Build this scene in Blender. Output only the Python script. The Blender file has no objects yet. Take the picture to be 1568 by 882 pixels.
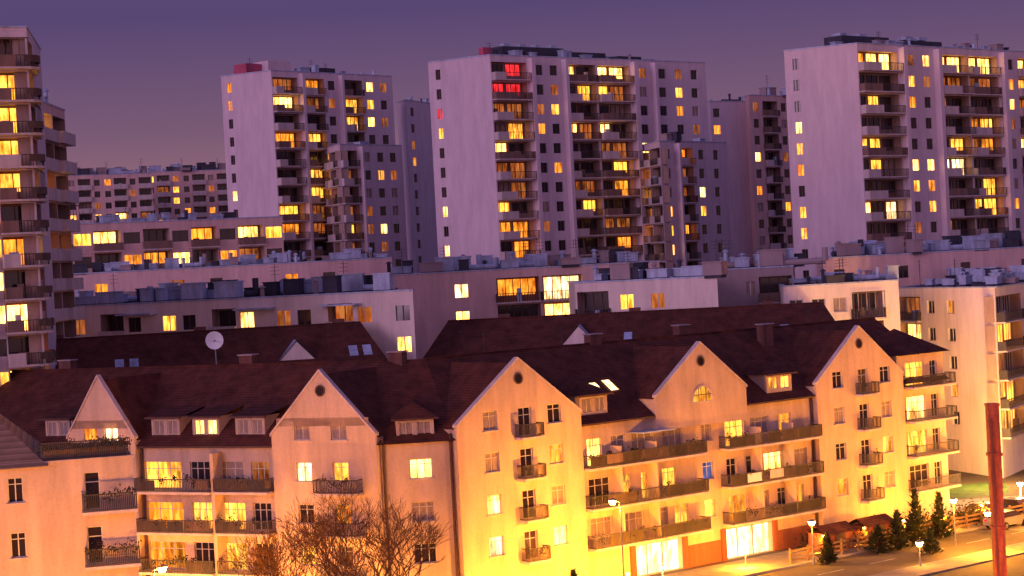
import bpy, math, random
from mathutils import Vector, Matrix
rng = random.Random(11)
GZ = -0.8
CAMZ = 24.0
F_ = 3000.0
PITCH = math.atan(41/3000.0)
ROLL = math.radians(-3.0)
scene = bpy.context.scene
CR = Matrix.Rotation(math.radians(90)-PITCH, 3, 'X') @ Matrix.Rotation(ROLL, 3, 'Z')

def S(img_x, img_y, d):
    """image pixel (bx,by) projected through the camera to depth d -> world point (metres)"""
    v = CR @ Vector((img_x-784.0, 441.0-img_y, -F_))
    return Vector((v.x/v.y*d, d, CAMZ + v.z/v.y*d))

# ------------------------------------------------------------------ materials
MATS = {}
def newmat(name):
    m = bpy.data.materials.new(name); m.use_nodes = True
    nt = m.node_tree
    for n in list(nt.nodes): nt.nodes.remove(n)
    out = nt.nodes.new('ShaderNodeOutputMaterial')
    MATS[name] = m
    return m, nt, out

def surf(name, col, rough=0.85, var=0.12, scale=0.35, metal=0.0, streak=True, bump=0.15, fine=6.0, spec=0.3):
    m, nt, out = newmat(name)
    b = nt.nodes.new('ShaderNodeBsdfPrincipled')
    b.inputs['Roughness'].default_value = rough
    b.inputs['Metallic'].default_value = metal
    b.inputs['Specular IOR Level'].default_value = spec
    g = nt.nodes.new('ShaderNodeNewGeometry')
    mp = nt.nodes.new('ShaderNodeMapping'); mp.inputs['Scale'].default_value = (1, 1, 0.18 if streak else 1)
    nt.links.new(g.outputs['Position'], mp.inputs['Vector'])
    n1 = nt.nodes.new('ShaderNodeTexNoise'); n1.inputs['Scale'].default_value = scale*3; n1.inputs['Detail'].default_value = 6
    n1.inputs['Roughness'].default_value = 0.65
    nt.links.new(mp.outputs['Vector'], n1.inputs['Vector'])
    n2 = nt.nodes.new('ShaderNodeTexNoise'); n2.inputs['Scale'].default_value = fine; n2.inputs['Detail'].default_value = 3
    nt.links.new(g.outputs['Position'], n2.inputs['Vector'])
    mx = nt.nodes.new('ShaderNodeMapRange'); mx.inputs['From Min'].default_value = .3; mx.inputs['From Max'].default_value = .7
    mx.inputs['To Min'].default_value = 1-var*1.6; mx.inputs['To Max'].default_value = 1+var
    nt.links.new(n1.outputs['Fac'], mx.inputs['Value'])
    m2 = nt.nodes.new('ShaderNodeMapRange'); m2.inputs['To Min'].default_value = 1-var; m2.inputs['To Max'].default_value = 1+var
    nt.links.new(n2.outputs['Fac'], m2.inputs['Value'])
    mul = nt.nodes.new('ShaderNodeMath'); mul.operation = 'MULTIPLY'
    nt.links.new(mx.outputs[0], mul.inputs[0]); nt.links.new(m2.outputs[0], mul.inputs[1])
    vm = nt.nodes.new('ShaderNodeVectorMath'); vm.operation = 'SCALE'
    vm.inputs[0].default_value = col
    nt.links.new(mul.outputs[0], vm.inputs['Scale'])
    nt.links.new(vm.outputs[0], b.inputs['Base Color'])
    if bump:
        bp = nt.nodes.new('ShaderNodeBump'); bp.inputs['Strength'].default_value = bump; bp.inputs['Distance'].default_value = .05
        nt.links.new(n2.outputs['Fac'], bp.inputs['Height']); nt.links.new(bp.outputs[0], b.inputs['Normal'])
    nt.links.new(b.outputs[0], out.inputs[0])
    return m

def tiles(name, col, per=3.0, var=0.35):
    m, nt, out = newmat(name)
    b = nt.nodes.new('ShaderNodeBsdfPrincipled'); b.inputs['Roughness'].default_value = .85; b.inputs['Specular IOR Level'].default_value = .2
    g = nt.nodes.new('ShaderNodeNewGeometry')
    sx = nt.nodes.new('ShaderNodeSeparateXYZ'); nt.links.new(g.outputs['Position'], sx.inputs[0])
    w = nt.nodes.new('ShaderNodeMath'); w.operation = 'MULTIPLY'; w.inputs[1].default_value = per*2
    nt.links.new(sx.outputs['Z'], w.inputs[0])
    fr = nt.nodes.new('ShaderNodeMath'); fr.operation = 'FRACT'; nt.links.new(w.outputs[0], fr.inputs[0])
    n = nt.nodes.new('ShaderNodeTexNoise'); n.inputs['Scale'].default_value = .9; n.inputs['Detail'].default_value = 8; n.inputs['Roughness'].default_value = .7
    nt.links.new(g.outputs['Position'], n.inputs['Vector'])
    a = nt.nodes.new('ShaderNodeMapRange'); a.inputs['From Min'].default_value = .3; a.inputs['From Max'].default_value = .7
    a.inputs['To Min'].default_value = 1-var; a.inputs['To Max'].default_value = 1+var
    nt.links.new(n.outputs['Fac'], a.inputs['Value'])
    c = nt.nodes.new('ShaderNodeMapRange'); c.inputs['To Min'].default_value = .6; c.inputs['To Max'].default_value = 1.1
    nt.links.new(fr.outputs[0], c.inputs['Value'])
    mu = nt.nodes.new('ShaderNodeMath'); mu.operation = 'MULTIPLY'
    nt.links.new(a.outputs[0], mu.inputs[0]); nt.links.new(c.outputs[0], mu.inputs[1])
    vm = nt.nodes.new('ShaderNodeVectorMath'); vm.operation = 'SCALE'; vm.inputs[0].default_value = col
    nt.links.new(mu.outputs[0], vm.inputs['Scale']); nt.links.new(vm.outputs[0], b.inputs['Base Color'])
    bp = nt.nodes.new('ShaderNodeBump'); bp.inputs['Strength'].default_value = .6; bp.inputs['Distance'].default_value = .08
    nt.links.new(fr.outputs[0], bp.inputs['Height']); nt.links.new(bp.outputs[0], b.inputs['Normal'])
    nt.links.new(b.outputs[0], out.inputs[0])
    return m

def lit(name, col, strength, lo=.25, hi=1.6, col2=None):
    m, nt, out = newmat(name)
    e = nt.nodes.new('ShaderNodeEmission')
    g = nt.nodes.new('ShaderNodeNewGeometry')
    mp = nt.nodes.new('ShaderNodeMapping'); mp.inputs['Scale'].default_value = (2.6, 2.6, .7)
    nt.links.new(g.outputs['Position'], mp.inputs['Vector'])
    n = nt.nodes.new('ShaderNodeTexNoise'); n.inputs['Scale'].default_value = .9; n.inputs['Detail'].default_value = 4; n.inputs['Roughness'].default_value = .6
    nt.links.new(mp.outputs[0], n.inputs['Vector'])
    n2 = nt.nodes.new('ShaderNodeTexNoise'); n2.inputs['Scale'].default_value = .35; n2.inputs['Detail'].default_value = 1
    nt.links.new(g.outputs['Position'], n2.inputs['Vector'])
    ad = nt.nodes.new('ShaderNodeMath'); ad.operation = 'ADD'
    nt.links.new(n.outputs['Fac'], ad.inputs[0]); nt.links.new(n2.outputs['Fac'], ad.inputs[1])
    r = nt.nodes.new('ShaderNodeMapRange'); r.inputs['From Min'].default_value = .76; r.inputs['From Max'].default_value = 1.24
    r.inputs['To Min'].default_value = lo*strength; r.inputs['To Max'].default_value = hi*strength
    nt.links.new(ad.outputs[0], r.inputs['Value'])
    nt.links.new(r.outputs[0], e.inputs['Strength'])
    mix = nt.nodes.new('ShaderNodeMix'); mix.data_type = 'RGBA'
    c2 = col2 or (col[0], col[1]*.55, col[2]*.35)
    mix.inputs[6].default_value = (*c2, 1); mix.inputs[7].default_value = (*col, 1)
    r2 = nt.nodes.new('ShaderNodeMapRange'); r2.inputs['From Min'].default_value = .38; r2.inputs['From Max'].default_value = .62
    nt.links.new(n.outputs['Fac'], r2.inputs['Value']); nt.links.new(r2.outputs[0], mix.inputs[0])
    nt.links.new(mix.outputs[2], e.inputs['Color'])
    nt.links.new(e.outputs[0], out.inputs[0])
    return m

surf('plaster_lilac', (.66, .55, .62), var=.09)
surf('plaster_white', (.78, .66, .61), var=.10)
surf('plaster_cream', (.60, .44, .35), var=.14, bump=.25)
surf('plaster_pink', (.70, .48, .46), var=.12)
surf('plaster_grey', (.36, .28, .30), var=.1)
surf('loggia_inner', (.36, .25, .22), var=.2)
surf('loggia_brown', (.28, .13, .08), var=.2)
surf('parapet_white', (.58, .49, .50), var=.15)
surf('parapet_brown', (.22, .14, .12), var=.2)
surf('rail_dark', (.06, .05, .055), rough=.6, var=.2)
surf('rail_brown', (.11, .075, .065), rough=.7, var=.25)
surf('pipe_brown', (.07, .03, .03), rough=.5)
surf('frame_white', (.62, .58, .54), var=.05, bump=0)
surf('frame_dark', (.12, .08, .06), var=.1, bump=0)
surf('roof_felt', (.13, .10, .13), var=.25, streak=False)
surf('roof_metal', (.42, .50, .68), rough=.5, var=.25, metal=.1)
surf('roof_dark', (.06, .06, .09), var=.2)
surf('roof_red', (.50, .10, .18), var=.2)
surf('asphalt', (.13, .11, .09), var=.25, streak=False, scale=.1)
surf('ground_soil', (.10, .08, .06), var=.3, streak=False, scale=.05)
surf('grass', (.05, .11, .03), var=.4, streak=False, scale=.3)
surf('pavement', (.28, .25, .22), var=.18, streak=False)
surf('kerb_stone', (.38, .35, .33), var=.1)
surf('road_paint', (.5, .5, .48), var=.3, streak=False)
surf('bark', (.10, .045, .03), var=.25)
surf('leaf_dark', (.035, .045, .02), var=.4, streak=False)
surf('leaf_brown', (.09, .05, .025), var=.4, streak=False)
surf('brick_red', (.28, .09, .055), var=.2)
surf('chimney_brick', (.16, .07, .06), var=.25)
surf('mast_red', (.65, .13, .05), var=.4, rough=.6, scale=1.2)
surf('steel_grey', (.25, .25, .27), rough=.45, metal=.5)
surf('dish_white', (.75, .75, .8), var=.05)
surf('car_silver', (.4, .4, .42), rough=.3, metal=.6, var=.02, bump=0)
surf('car_darkblue', (.03, .04, .09), rough=.25, metal=.3, var=.02, bump=0, spec=.6)
surf('rubber', (.02, .02, .02), bump=0)
surf('wood_fence', (.25, .15, .08), var=.25)
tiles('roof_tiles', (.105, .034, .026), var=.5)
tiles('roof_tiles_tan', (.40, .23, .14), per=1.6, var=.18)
def glassmat():
    m, nt, out = newmat('glass_dark')
    b = nt.nodes.new('ShaderNodeBsdfPrincipled')
    b.inputs['Base Color'].default_value = (.030, .02, .024, 1); b.inputs['Roughness'].default_value = .12
    g = nt.nodes.new('ShaderNodeNewGeometry'); n = nt.nodes.new('ShaderNodeTexNoise'); n.inputs['Scale'].default_value = .6
    nt.links.new(g.outputs['Position'], n.inputs['Vector'])
    bp = nt.nodes.new('ShaderNodeBump'); bp.inputs['Strength'].default_value = .15; nt.links.new(n.outputs['Fac'], bp.inputs['Height'])
    nt.links.new(bp.outputs[0], b.inputs['Normal']); nt.links.new(b.outputs[0], out.inputs[0])
glassmat()
surf('curtain', (.36, .27, .24), var=.25, bump=0, scale=2)
lit('lit_yellow', (1, .50, .065), 2.3)
lit('lit_amber', (1, .36, .035), 1.5)
lit('lit_bright', (1, .60, .15), 4.2, lo=.3)
lit('lit_white', (1, .76, .38), 3.0)
lit('lit_dim', (1, .32, .08), .38)
lit('lit_red', (1, .04, .06), 1.1)
lit('lit_blue', (.35, .4, 1), .6, col2=(.3, .3, .9))
lit('lamp_glow', (1, .62, .16), 60, lo=1, hi=1)
lit('lamp_white', (1, .85, .6), 60, lo=1, hi=1)
lit('garage_light', (1, .78, .38), 4.0, lo=.6, hi=1.3)
LITS = ['lit_yellow']*7 + ['lit_amber']*7 + ['lit_bright']*4 + ['lit_white']*1 + ['lit_dim']*5
def pick(p):
    if rng.random() < p: return rng.choice(LITS)
    q = rng.random()
    return 'lit_dim' if q < .06 else ('curtain' if q < .16 else 'glass_dark')

# ------------------------------------------------------------------ builder
class Bld:
    def __init__(s, name):
        s.e = bpy.data.objects.new(name, None); scene.collection.objects.link(s.e)
        s.parts = {}
    def poly(s, part, mat, pts):
        p = s.parts.setdefault(part, ([], [], [], []))
        i = len(p[0]); p[0].extend([tuple(q) for q in pts]); p[1].append(tuple(range(i, i+len(pts))))
        if mat not in p[3]: p[3].append(mat)
        p[2].append(p[3].index(mat))
    def box(s, part, mat, F, u0, u1, w0, w1, z0, z1):
        P = [F(u, w, z) for z in (z0, z1) for (u, w) in ((u0, w0), (u1, w0), (u1, w1), (u0, w1))]
        for q in ((0, 1, 2, 3), (4, 5, 6, 7), (0, 1, 5, 4), (1, 2, 6, 5), (2, 3, 7, 6), (3, 0, 4, 7)):
            s.poly(part, mat, [P[k] for k in q])
    def tube(s, part, mat, p0, p1, r0, r1=None, n=6, cap=True):
        p0 = Vector(p0); p1 = Vector(p1); r1 = r0 if r1 is None else r1
        d = (p1-p0).normalized(); a = d.orthogonal().normalized(); b = d.cross(a)
        A = [p0+(a*math.cos(t)+b*math.sin(t))*r0 for t in [2*math.pi*k/n for k in range(n)]]
        B = [p1+(a*math.cos(t)+b*math.sin(t))*r1 for t in [2*math.pi*k/n for k in range(n)]]
        for k in range(n): s.poly(part, mat, [A[k], A[(k+1) % n], B[(k+1) % n], B[k]])
        if cap: s.poly(part, mat, A[::-1]); s.poly(part, mat, B)
    def leaves(s, part, mat, c, rad, n, size):
        for _ in range(n):
            v = Vector((rng.gauss(0, .5)*rad[0], rng.gauss(0, .5)*rad[1], rng.gauss(0, .5)*rad[2]))+Vector(c)
            a = Vector((rng.uniform(-1, 1), rng.uniform(-1, 1), rng.uniform(-1, 1))).normalized()*size
            b = a.orthogonal().normalized()*size*.7
            s.poly(part, mat, [v-a, v+b, v+a, v-b])
    def done(s):
        for k, (v, f, mi, ms) in s.parts.items():
            me = bpy.data.meshes.new(k); me.from_pydata(v, [], f)
            for m in ms: me.materials.append(MATS[m])
            me.polygons.foreach_set('material_index', mi); me.update()
            o = bpy.data.objects.new(k, me); scene.collection.objects.link(o); o.parent = s.e
        return s.e

class Fr:
    """facade frame: u along wall (left to right seen from outside), w outward, z up"""
    def __init__(s, A, B):
        A = Vector((A[0], A[1])); B = Vector((B[0], B[1])); s.A = A; s.L = (B-A).length; s.u = (B-A)/s.L
        s.n = Vector((s.u.y, -s.u.x))
    def __call__(s, u, w, z):
        p = s.A+s.u*u+s.n*w
        return (p.x, p.y, z)

def facade(b, F, u0, u1, z0, z1, ops, wall, w=0.0, part='walls'):
    us = sorted({u0, u1, *[round(o[0], 4) for o in ops], *[round(o[1], 4) for o in ops]})
    zs = sorted({z0, z1, *[round(o[2], 4) for o in ops], *[round(o[3], 4) for o in ops]})
    us = [u for u in us if u0 <= u <= u1]; zs = [z for z in zs if z0 <= z <= z1]
    for i in range(len(zs)-1):
        zm = (zs[i]+zs[i+1])/2; row = [o for o in ops if o[2] < zm < o[3]]; start = None
        for j in range(len(us)-1):
            um = (us[j]+us[j+1])/2; hole = any(o[0] < um < o[1] for o in row)
            if not hole and start is None: start = us[j]
            if hole and start is not None:
                b.poly(part, wall, [F(start, w, zs[i]), F(us[j], w, zs[i]), F(us[j], w, zs[i+1]), F(start, w, zs[i+1])]); start = None
        if start is not None:
            b.poly(part, wall, [F(start, w, zs[i]), F(us[-1], w, zs[i]), F(us[-1], w, zs[i+1]), F(start, w, zs[i+1])])
    for (a, c, e, g, dep, fill) in ops:
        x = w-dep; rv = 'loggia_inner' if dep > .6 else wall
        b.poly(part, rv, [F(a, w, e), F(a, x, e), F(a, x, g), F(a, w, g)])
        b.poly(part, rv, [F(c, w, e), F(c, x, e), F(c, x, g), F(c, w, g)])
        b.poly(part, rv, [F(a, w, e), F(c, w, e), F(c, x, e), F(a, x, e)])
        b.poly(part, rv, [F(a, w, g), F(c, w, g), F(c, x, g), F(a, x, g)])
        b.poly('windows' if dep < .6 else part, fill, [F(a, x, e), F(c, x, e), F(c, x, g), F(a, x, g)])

def frame(b, F, u0, u1, z0, z1, w, n=2, mat='frame_white', t=.06, trans=False):
    b.box('window_frames', mat, F, u0, u1, w+.003, w+.05, z0, z0+t); b.box('window_frames', mat, F, u0, u1, w+.003, w+.05, z1-t, z1)
    for k in range(n+1):
        u = u0+(u1-u0)*k/n; a = max(u0, u-t/2); c = min(u1, u+t/2)
        if c-a < t*.9:
            if k == 0: c = a+t
            else: a = c-t
        b.box('window_frames', mat, F, a, c, w+.003, w+.05, z0+t+.002, z1-t-.002)
    if trans:
        zt = z0+(z1-z0)*.72; b.box('window_frames', mat, F, u0+t+.002, u1-t-.002, w+.006, w+.045, zt, zt+t*.8)

def rail(b, F, u0, u1, w, z, h=1.0, mat='rail_dark', step=.16):
    b.box('balcony_rails', mat, F, u0, u1, w-.04, w, z+h-.07, z+h); b.box('balcony_rails', mat, F, u0, u1, w-.04, w, z+.08, z+.14)
    n = max(2, int((u1-u0)/step))
    for k in range(n+1):
        u = u0+(u1-u0-.04)*k/n
        b.box('balcony_rails', mat, F, u, u+.045, w-.03, w-.01, z+.14, z+h-.07)

def balc(b, F, u0, u1, z, proj, w=0, h=1.0, mat='rail_dark', step=.16, slab='parapet_white', plants=.3, panel=None):
    b.box('balcony_slabs', slab, F, u0, u1, w+.004, w+proj, z-.16, z+.02)
    rail(b, F, u0+.02, u1-.02, w+proj-.03, z, h, mat, step)
    Fl = lambda uu, ww, zz: F(u0+.05+(ww), w+uu, zz); Fr_ = lambda uu, ww, zz: F(u1-.03+(ww-.02), w+uu, zz)
    for G in (Fl, Fr_): rail(b, G, .05, proj-.08, 0.02, z, h, mat, step)
    if panel:
        u = u0+.08
        while u < u1-.5:
            e = min(u+rng.choice([1.5, 2.1, 3.0]), u1-.08)
            if rng.random() < .8: b.box('balcony_panels', rng.choice([panel, panel, 'rail_dark', 'parapet_brown']), F, u, e-.05, w+proj-.09, w+proj-.075, z+.15, z+h-.1)
            u = e
    u = u0+.3
    while u < u1-.3:
        if rng.random() < plants:
            r = rng.uniform(.2, .38)
            b.leaves('balcony_plants', rng.choice(['leaf_dark', 'leaf_dark', 'leaf_brown']), F(u, w+proj-.25, z+rng.uniform(.6, 1.05)), (r, r, r*1.1), 26, .09)
        u += .6

def seg(b, F, typ, u0, u1, zf, h, wall, p, ops, ov=None, par='parapet_white', detail=False):
    c = (u0+u1)/2; m = ov or pick(p)
    if typ in 'wnd':
        hw = {'w': .72, 'n': .42, 'd': 1.15}[typ]
        ops.append((c-hw, c+hw, zf+.8, zf+2.25, .18, m))
        if detail: frame(b, F, c-hw, c+hw, zf+.8, zf+2.25, -.18, 2 if typ != 'n' else 1, trans=False, t=.07)
        else: b.box('window_frames', 'frame_white' if m != 'glass_dark' else 'frame_dark', F, c-.05, c+.05, -.177, -.13, zf+.8, zf+2.25)
    elif typ in 'bB':
        a, e = u0+.18, u1-.18; z1 = zf+h-.3
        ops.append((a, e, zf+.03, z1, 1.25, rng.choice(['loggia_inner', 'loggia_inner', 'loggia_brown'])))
        n = max(1, int((e-a)/2.6)); wd = (e-a)/n
        for k in range(n):
            mm = m if rng.random() < .7 else pick(p)
            x0 = a+k*wd+.25; x1 = a+(k+1)*wd-.25; zb = zf+(.1 if rng.random() < .5 else .75)
            b.poly('windows', mm, [F(x0, -1.22, zb), F(x1, -1.22, zb), F(x1, -1.22, z1-.2), F(x0, -1.22, z1-.2)])
            nm = max(2, int((x1-x0)/.8))
            for q in range(nm+1):
                uu = x0+(x1-x0)*q/nm; b.box('window_frames', 'frame_dark' if not detail else 'frame_white', F, uu-.045, uu+.045, -1.217, -1.15, zb, z1-.2)
        pr = .95 if typ == 'B' else .5
        b.box('balcony_slabs', 'parapet_white', F, u0+.05, u1-.05, .003, pr, zf-.14, zf+.02)
        cut = u0+.05+(u1-u0-.1)*(.45 if par == 'mix' else (1 if par != 'rail' else 0))
        pm = {'mix': 'parapet_white', 'rail': 'rail_dark'}.get(par, par)
        if par == 'mix':
            cut = u0+.05+(u1-u0-.1)*rng.choice([.3, .45, .45, .6]); pm = rng.choice(['parapet_white', 'parapet_white', 'parapet_brown'])
        if cut > u0+.2: b.box('balcony_panels', pm, F, u0+.05, cut, pr-.08, pr, zf+.024, zf+1.0)
        if cut < u1-.3:
            b.box('balcony_rails', 'rail_dark', F, cut+.01, u1-.05, pr-.05, pr, zf+.93, zf+1.0)
            uu = cut+.1
            while uu < u1-.1:
                b.box('balcony_rails', 'rail_dark', F, uu, uu+.07, pr-.04, pr-.01, zf+.024, zf+.93); uu += .3
        for uu in (u0+.05, u1-.12): b.box('balcony_panels', pm, F, uu, uu+.07, .004, pr-.082, zf+.024, zf+.98)
        if rng.random() < .4:
            cu = rng.uniform(u0+.5, u1-1.4)
            b.box('balcony_clutter', rng.choice(['parapet_brown', 'roof_metal', 'leaf_dark', 'parapet_white']), F, cu, cu+rng.uniform(.3, .8), -.5, 0, zf+.035, zf+rng.uniform(.8, 1.6))
        if rng.random() < .12:
            b.box('balcony_glazing', 'frame_dark', F, u0+.1, u1-.1, pr-.06, pr-.01, z1-.1, z1)
            for q in range(5):
                uu = u0+.1+(u1-u0-.3)*q/4; b.box('balcony_glazing', 'frame_dark', F, uu, uu+.07, pr-.055, pr-.015, zf+1.0, z1-.1)

def equip(b, A, B, C, z, n, big=1.0, side=None):
    A, B, C = (Vector((p[0], p[1])) for p in (A, B, C))
    for _ in range(n):
        s, t = rng.uniform(.04, .96), rng.uniform(.06, .9)
        if side: t = rng.uniform(*side)
        p = B+(C-B)*s+(A-B)*t
        F = Fr(p, p+(C-B)); k = rng.random(); m = rng.choice(['roof_metal', 'roof_metal', 'roof_metal', 'roof_dark', 'plaster_grey'])
        w, d, h = rng.uniform(.5, 2.2)*big, rng.uniform(.5, 1.4)*big, rng.uniform(.5, 1.5)*big
        if k < .6:
            b.box('roof_vents', m, F, 0, w, 0, d, z+.25, z+h); b.box('roof_vents', m, F, -.1, w+.1, -.1, d+.1, z+h+.002, z+h+.12)
            b.box('roof_vents', 'roof_dark', F, .1, w-.1, .1, d-.1, z-.05, z+.248)
        elif k < .8:
            b.tube('roof_vents', m, F(0, 0, z), F(0, 0, z+h), .18*big, n=8); b.tube('roof_vents', m, F(0, 0, z+h), F(0, 0, z+h+.25), .34*big, .1, n=8)
        elif k < .93:
            b.tube('roof_ducts', m, F(0, 0, z+.5), F(w*2, 0, z+.5), .25*big, n=8); b.tube('roof_ducts', m, F(w*2, 0, z+.5), F(w*2, 0, z+h+.4), .25*big, n=8)
            b.box('roof_ducts', 'roof_dark', F, w*.9, w*1.0, -.1, .1, z, z+.3)
        else:
            b.tube('roof_antenna', 'rail_dark', F(0, 0, z), F(0, 0, z+2.6*big), .04, n=4)
            for q in (1.8, 2.1, 2.4): b.tube('roof_antenna', 'rail_dark', F(-.5, 0, z+q*big), F(.5, 0, z+q*big), .025, n=4)

def block(name, A, B, C, ztop, specL, specR, h=2.8, zmin=14, p=.3, wall='plaster_lilac', par='mix', ov=None, neq=10, fins=True, eqbig=1.0, detail=False, pL=None, eside=None, wallR=None):
    """A left corner, B near corner, C right corner (xy)."""
    b = Bld(name); D = Vector((A[0]+C[0]-B[0], A[1]+C[1]-B[1]))
    nfl = int((ztop-.6-zmin)/h)
    for si, (P, Q, spec) in enumerate(((A, B, specL), (B, C, specR))):
        F = Fr(P, Q)
        wm = wallR if (wallR and si) else wall
        tot = sum(s[1] for s in spec); k = F.L/tot; ops = []; u = 0
        for j, (typ, wd) in enumerate(spec):
            wd *= k
            if typ != 'p' and typ != '|':
                for f in range(nfl):
                    zf = ztop-.6-(f+1)*h; o = ov(si, j, f) if ov else None
                    seg(b, F, typ, u, u+wd, zf, h, wm, (pL if (pL is not None and si == 0) else p), ops, o, par, detail)
            elif typ == '|' and fins:
                b.box('pilasters', wm, F, u+.05, u+wd-.05, .004, 1.0, zmin-2, ztop-.3)
            u += wd
        facade(b, F, 0, F.L, GZ, ztop, ops, wm)
        b.box('parapet', 'roof_metal', F, -.05, F.L+.05, -.3, .08, ztop+.002, ztop+.14)
    for P, Q in ((C, D), (D, A)):
        F = Fr(P, Q); facade(b, F, 0, F.L, GZ, ztop, [], wall); b.box('parapet', 'roof_metal', F, 0, F.L, -.3, .08, ztop+.002, ztop+.12)
    b.poly('roof', 'roof_felt', [(q[0], q[1], ztop-.05) for q in (A, B, C, D)])
    if neq: equip(b, A, B, C, ztop-.05, neq, eqbig, eside)
    return b

XY = lambda px, py, d: tuple(S(px, py, d)[:2])

# ------------------------------------------------------------------ towers
SL = [('p', .8), ('n', 2), ('p', 9)]
def ov2(si, j, f):
    if si == 1 and j == 0: return {0: 'lit_red', 1: 'lit_red', 2: 'lit_dim', 3: 'lit_red', 4: 'glass_dark'}.get(f)
    if si == 0 and f in (0, 1, 2, 3): return {1: 'glass_dark', 2: 'lit_red', 3: 'lit_yellow'}.get(f, 'glass_dark')
    if si == 1 and j in (5, 6) and f == 3: return 'lit_bright'
    if si == 1 and j == 6 and f == 0: return 'lit_bright'
    return None
A, B, C = XY(655, 90, 281), XY(750, 85, 275), XY(1080, 100, 303)
t = block('apartment_tower', A, B, C, 53.0, SL, [('B', 6), ('|', .7), ('w', 2.4), ('w', 2.6), ('|', .6), ('b', 5.5), ('B', 6), ('|', .8), ('w', 3), ('|', .5), ('w', 3.2), ('w', 3), ('w', 3), ('p', .8)], p=.36, ov=ov2, neq=26, zmin=16, eside=(.2, .8))
F = Fr(B, C)
t.box('roof_housing', 'roof_dark', F, 6, 18, -7, -4.5, 53, 55.0); t.box('roof_housing', 'roof_dark', F, 19.5, 27, -8, -5, 53, 54.6)
t.box('roof_housing', 'roof_red', F, 3.0, 4.5, -6, -5, 53, 54.8); t.box('roof_housing', 'roof_dark', F, 29, 34, -7, -4.5, 53, 54.2)
for q in (7, 10, 13, 16): t.box('roof_housing', 'roof_metal', F, q, q+1.2, -6, -5, 55.002, 55.5)
t.done()
A, B, C = XY(973, 220, 297), XY(1010, 215, 285), XY(1112, 212, 299)
t = block('apartment_tower_annex', A, B, C, 40.3, [('B', 5), ('b', 4)], [('w', 2.6), ('|', .4), ('b', 3.4), ('w', 3), ('w', 3), ('p', .8)], p=.32, zmin=16, neq=3); t.done()

A, B, C = XY(338, 113, 305), XY(415, 108, 300), XY(600, 118, 319)
t = block('apartment_tower', A, B, C, 55.0, SL, [('B', 5), ('|', .6), ('b', 4.5), ('w', 2.6), ('|', .5), ('b', 4.5), ('w', 2.8), ('w', 2.8), ('p', .5)], p=.42, neq=14, zmin=16, eside=(.3, .8))
F = Fr(B, C)
t.box('roof_housing', 'roof_red', F, .2, 3.2, -9, -6, 55, 56.8); t.box('roof_housing', 'plaster_lilac', F, 3.4, 8, -8, -4.5, 55, 57.2)
t.box('roof_housing', 'roof_dark', F, 11, 17, -7, -4, 55, 56.4)
t.done()
A, B, C = XY(487, 224, 312), XY(520, 221, 300), XY(615, 218, 311)
t = block('apartment_tower_annex', A, B, C, 43.2, [('B', 4), ('b', 4)], [('b', 3.2), ('|', .4), ('w', 2.6), ('w', 2.4), ('w', 2.4), ('p', .6)], p=.35, zmin=16, neq=3); t.done()

A, B = XY(1200, 72, 260), XY(1312, 67, 255)
C0 = Vector(XY(1568, 80, 279)); C = tuple(Vector(B)+(C0-Vector(B))*1.5)
def ov3(si, j, f):
    if si == 1 and f == 0 and j in (0, 3, 5, 6, 9): return 'lit_bright'
t = block('apartment_tower', A, B, C, 49.9, SL, [('B', 6), ('|', .6), ('w', 2.6), ('w', 2.2), ('|', .6), ('B', 5), ('b', 5), ('|', .7), ('w', 2.5), ('b', 5), ('|', .6), ('B', 6), ('w', 3)], p=.45, pL=.3, ov=ov3, neq=26, zmin=14, eside=(.2, .8))
F = Fr(B, C)
t.box('roof_housing', 'roof_dark', F, 3, 13, -8, -5, 49.9, 51.7); t.box('roof_housing', 'roof_dark', F, 17, 24, -8, -4.5, 49.9, 51.4)
for q in (4, 8, 18, 21): t.box('roof_housing', 'roof_metal', F, q, q+1.6, -7.5, -6, 51.75, 52.2)
t.done()

# rear towers
A, B, C = XY(608, 163, 335), XY(622, 163, 330), XY(700, 160, 352)
t = block('rear_apartment_tower', A, B, C, 52.0, [('p', 3)], [('w', 3), ('p', 5), ('w', 3), ('w', 3)], p=.2, zmin=16, neq=4); t.done()
A, B, C = XY(1060, 150, 335), XY(1087, 152, 325), XY(1150, 150, 330)
t = block('rear_apartment_tower', A, B, C, 48.7, [('p', 3)], [('w', 2.4), ('p', 6)], p=.15, zmin=16, neq=5); t.done()
A, B, C = XY(1140, 152, 330), XY(1147, 152, 326), XY(1225, 148, 336)
t = block('rear_apartment_tower', A, B, C, 49.5, [('p', 3)], [('w', 2.6), ('b', 3.4), ('w', 2.4), ('w', 2.5)], p=.25, zmin=16, neq=8, wall='plaster_pink', eqbig=1.5); t.done()

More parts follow.
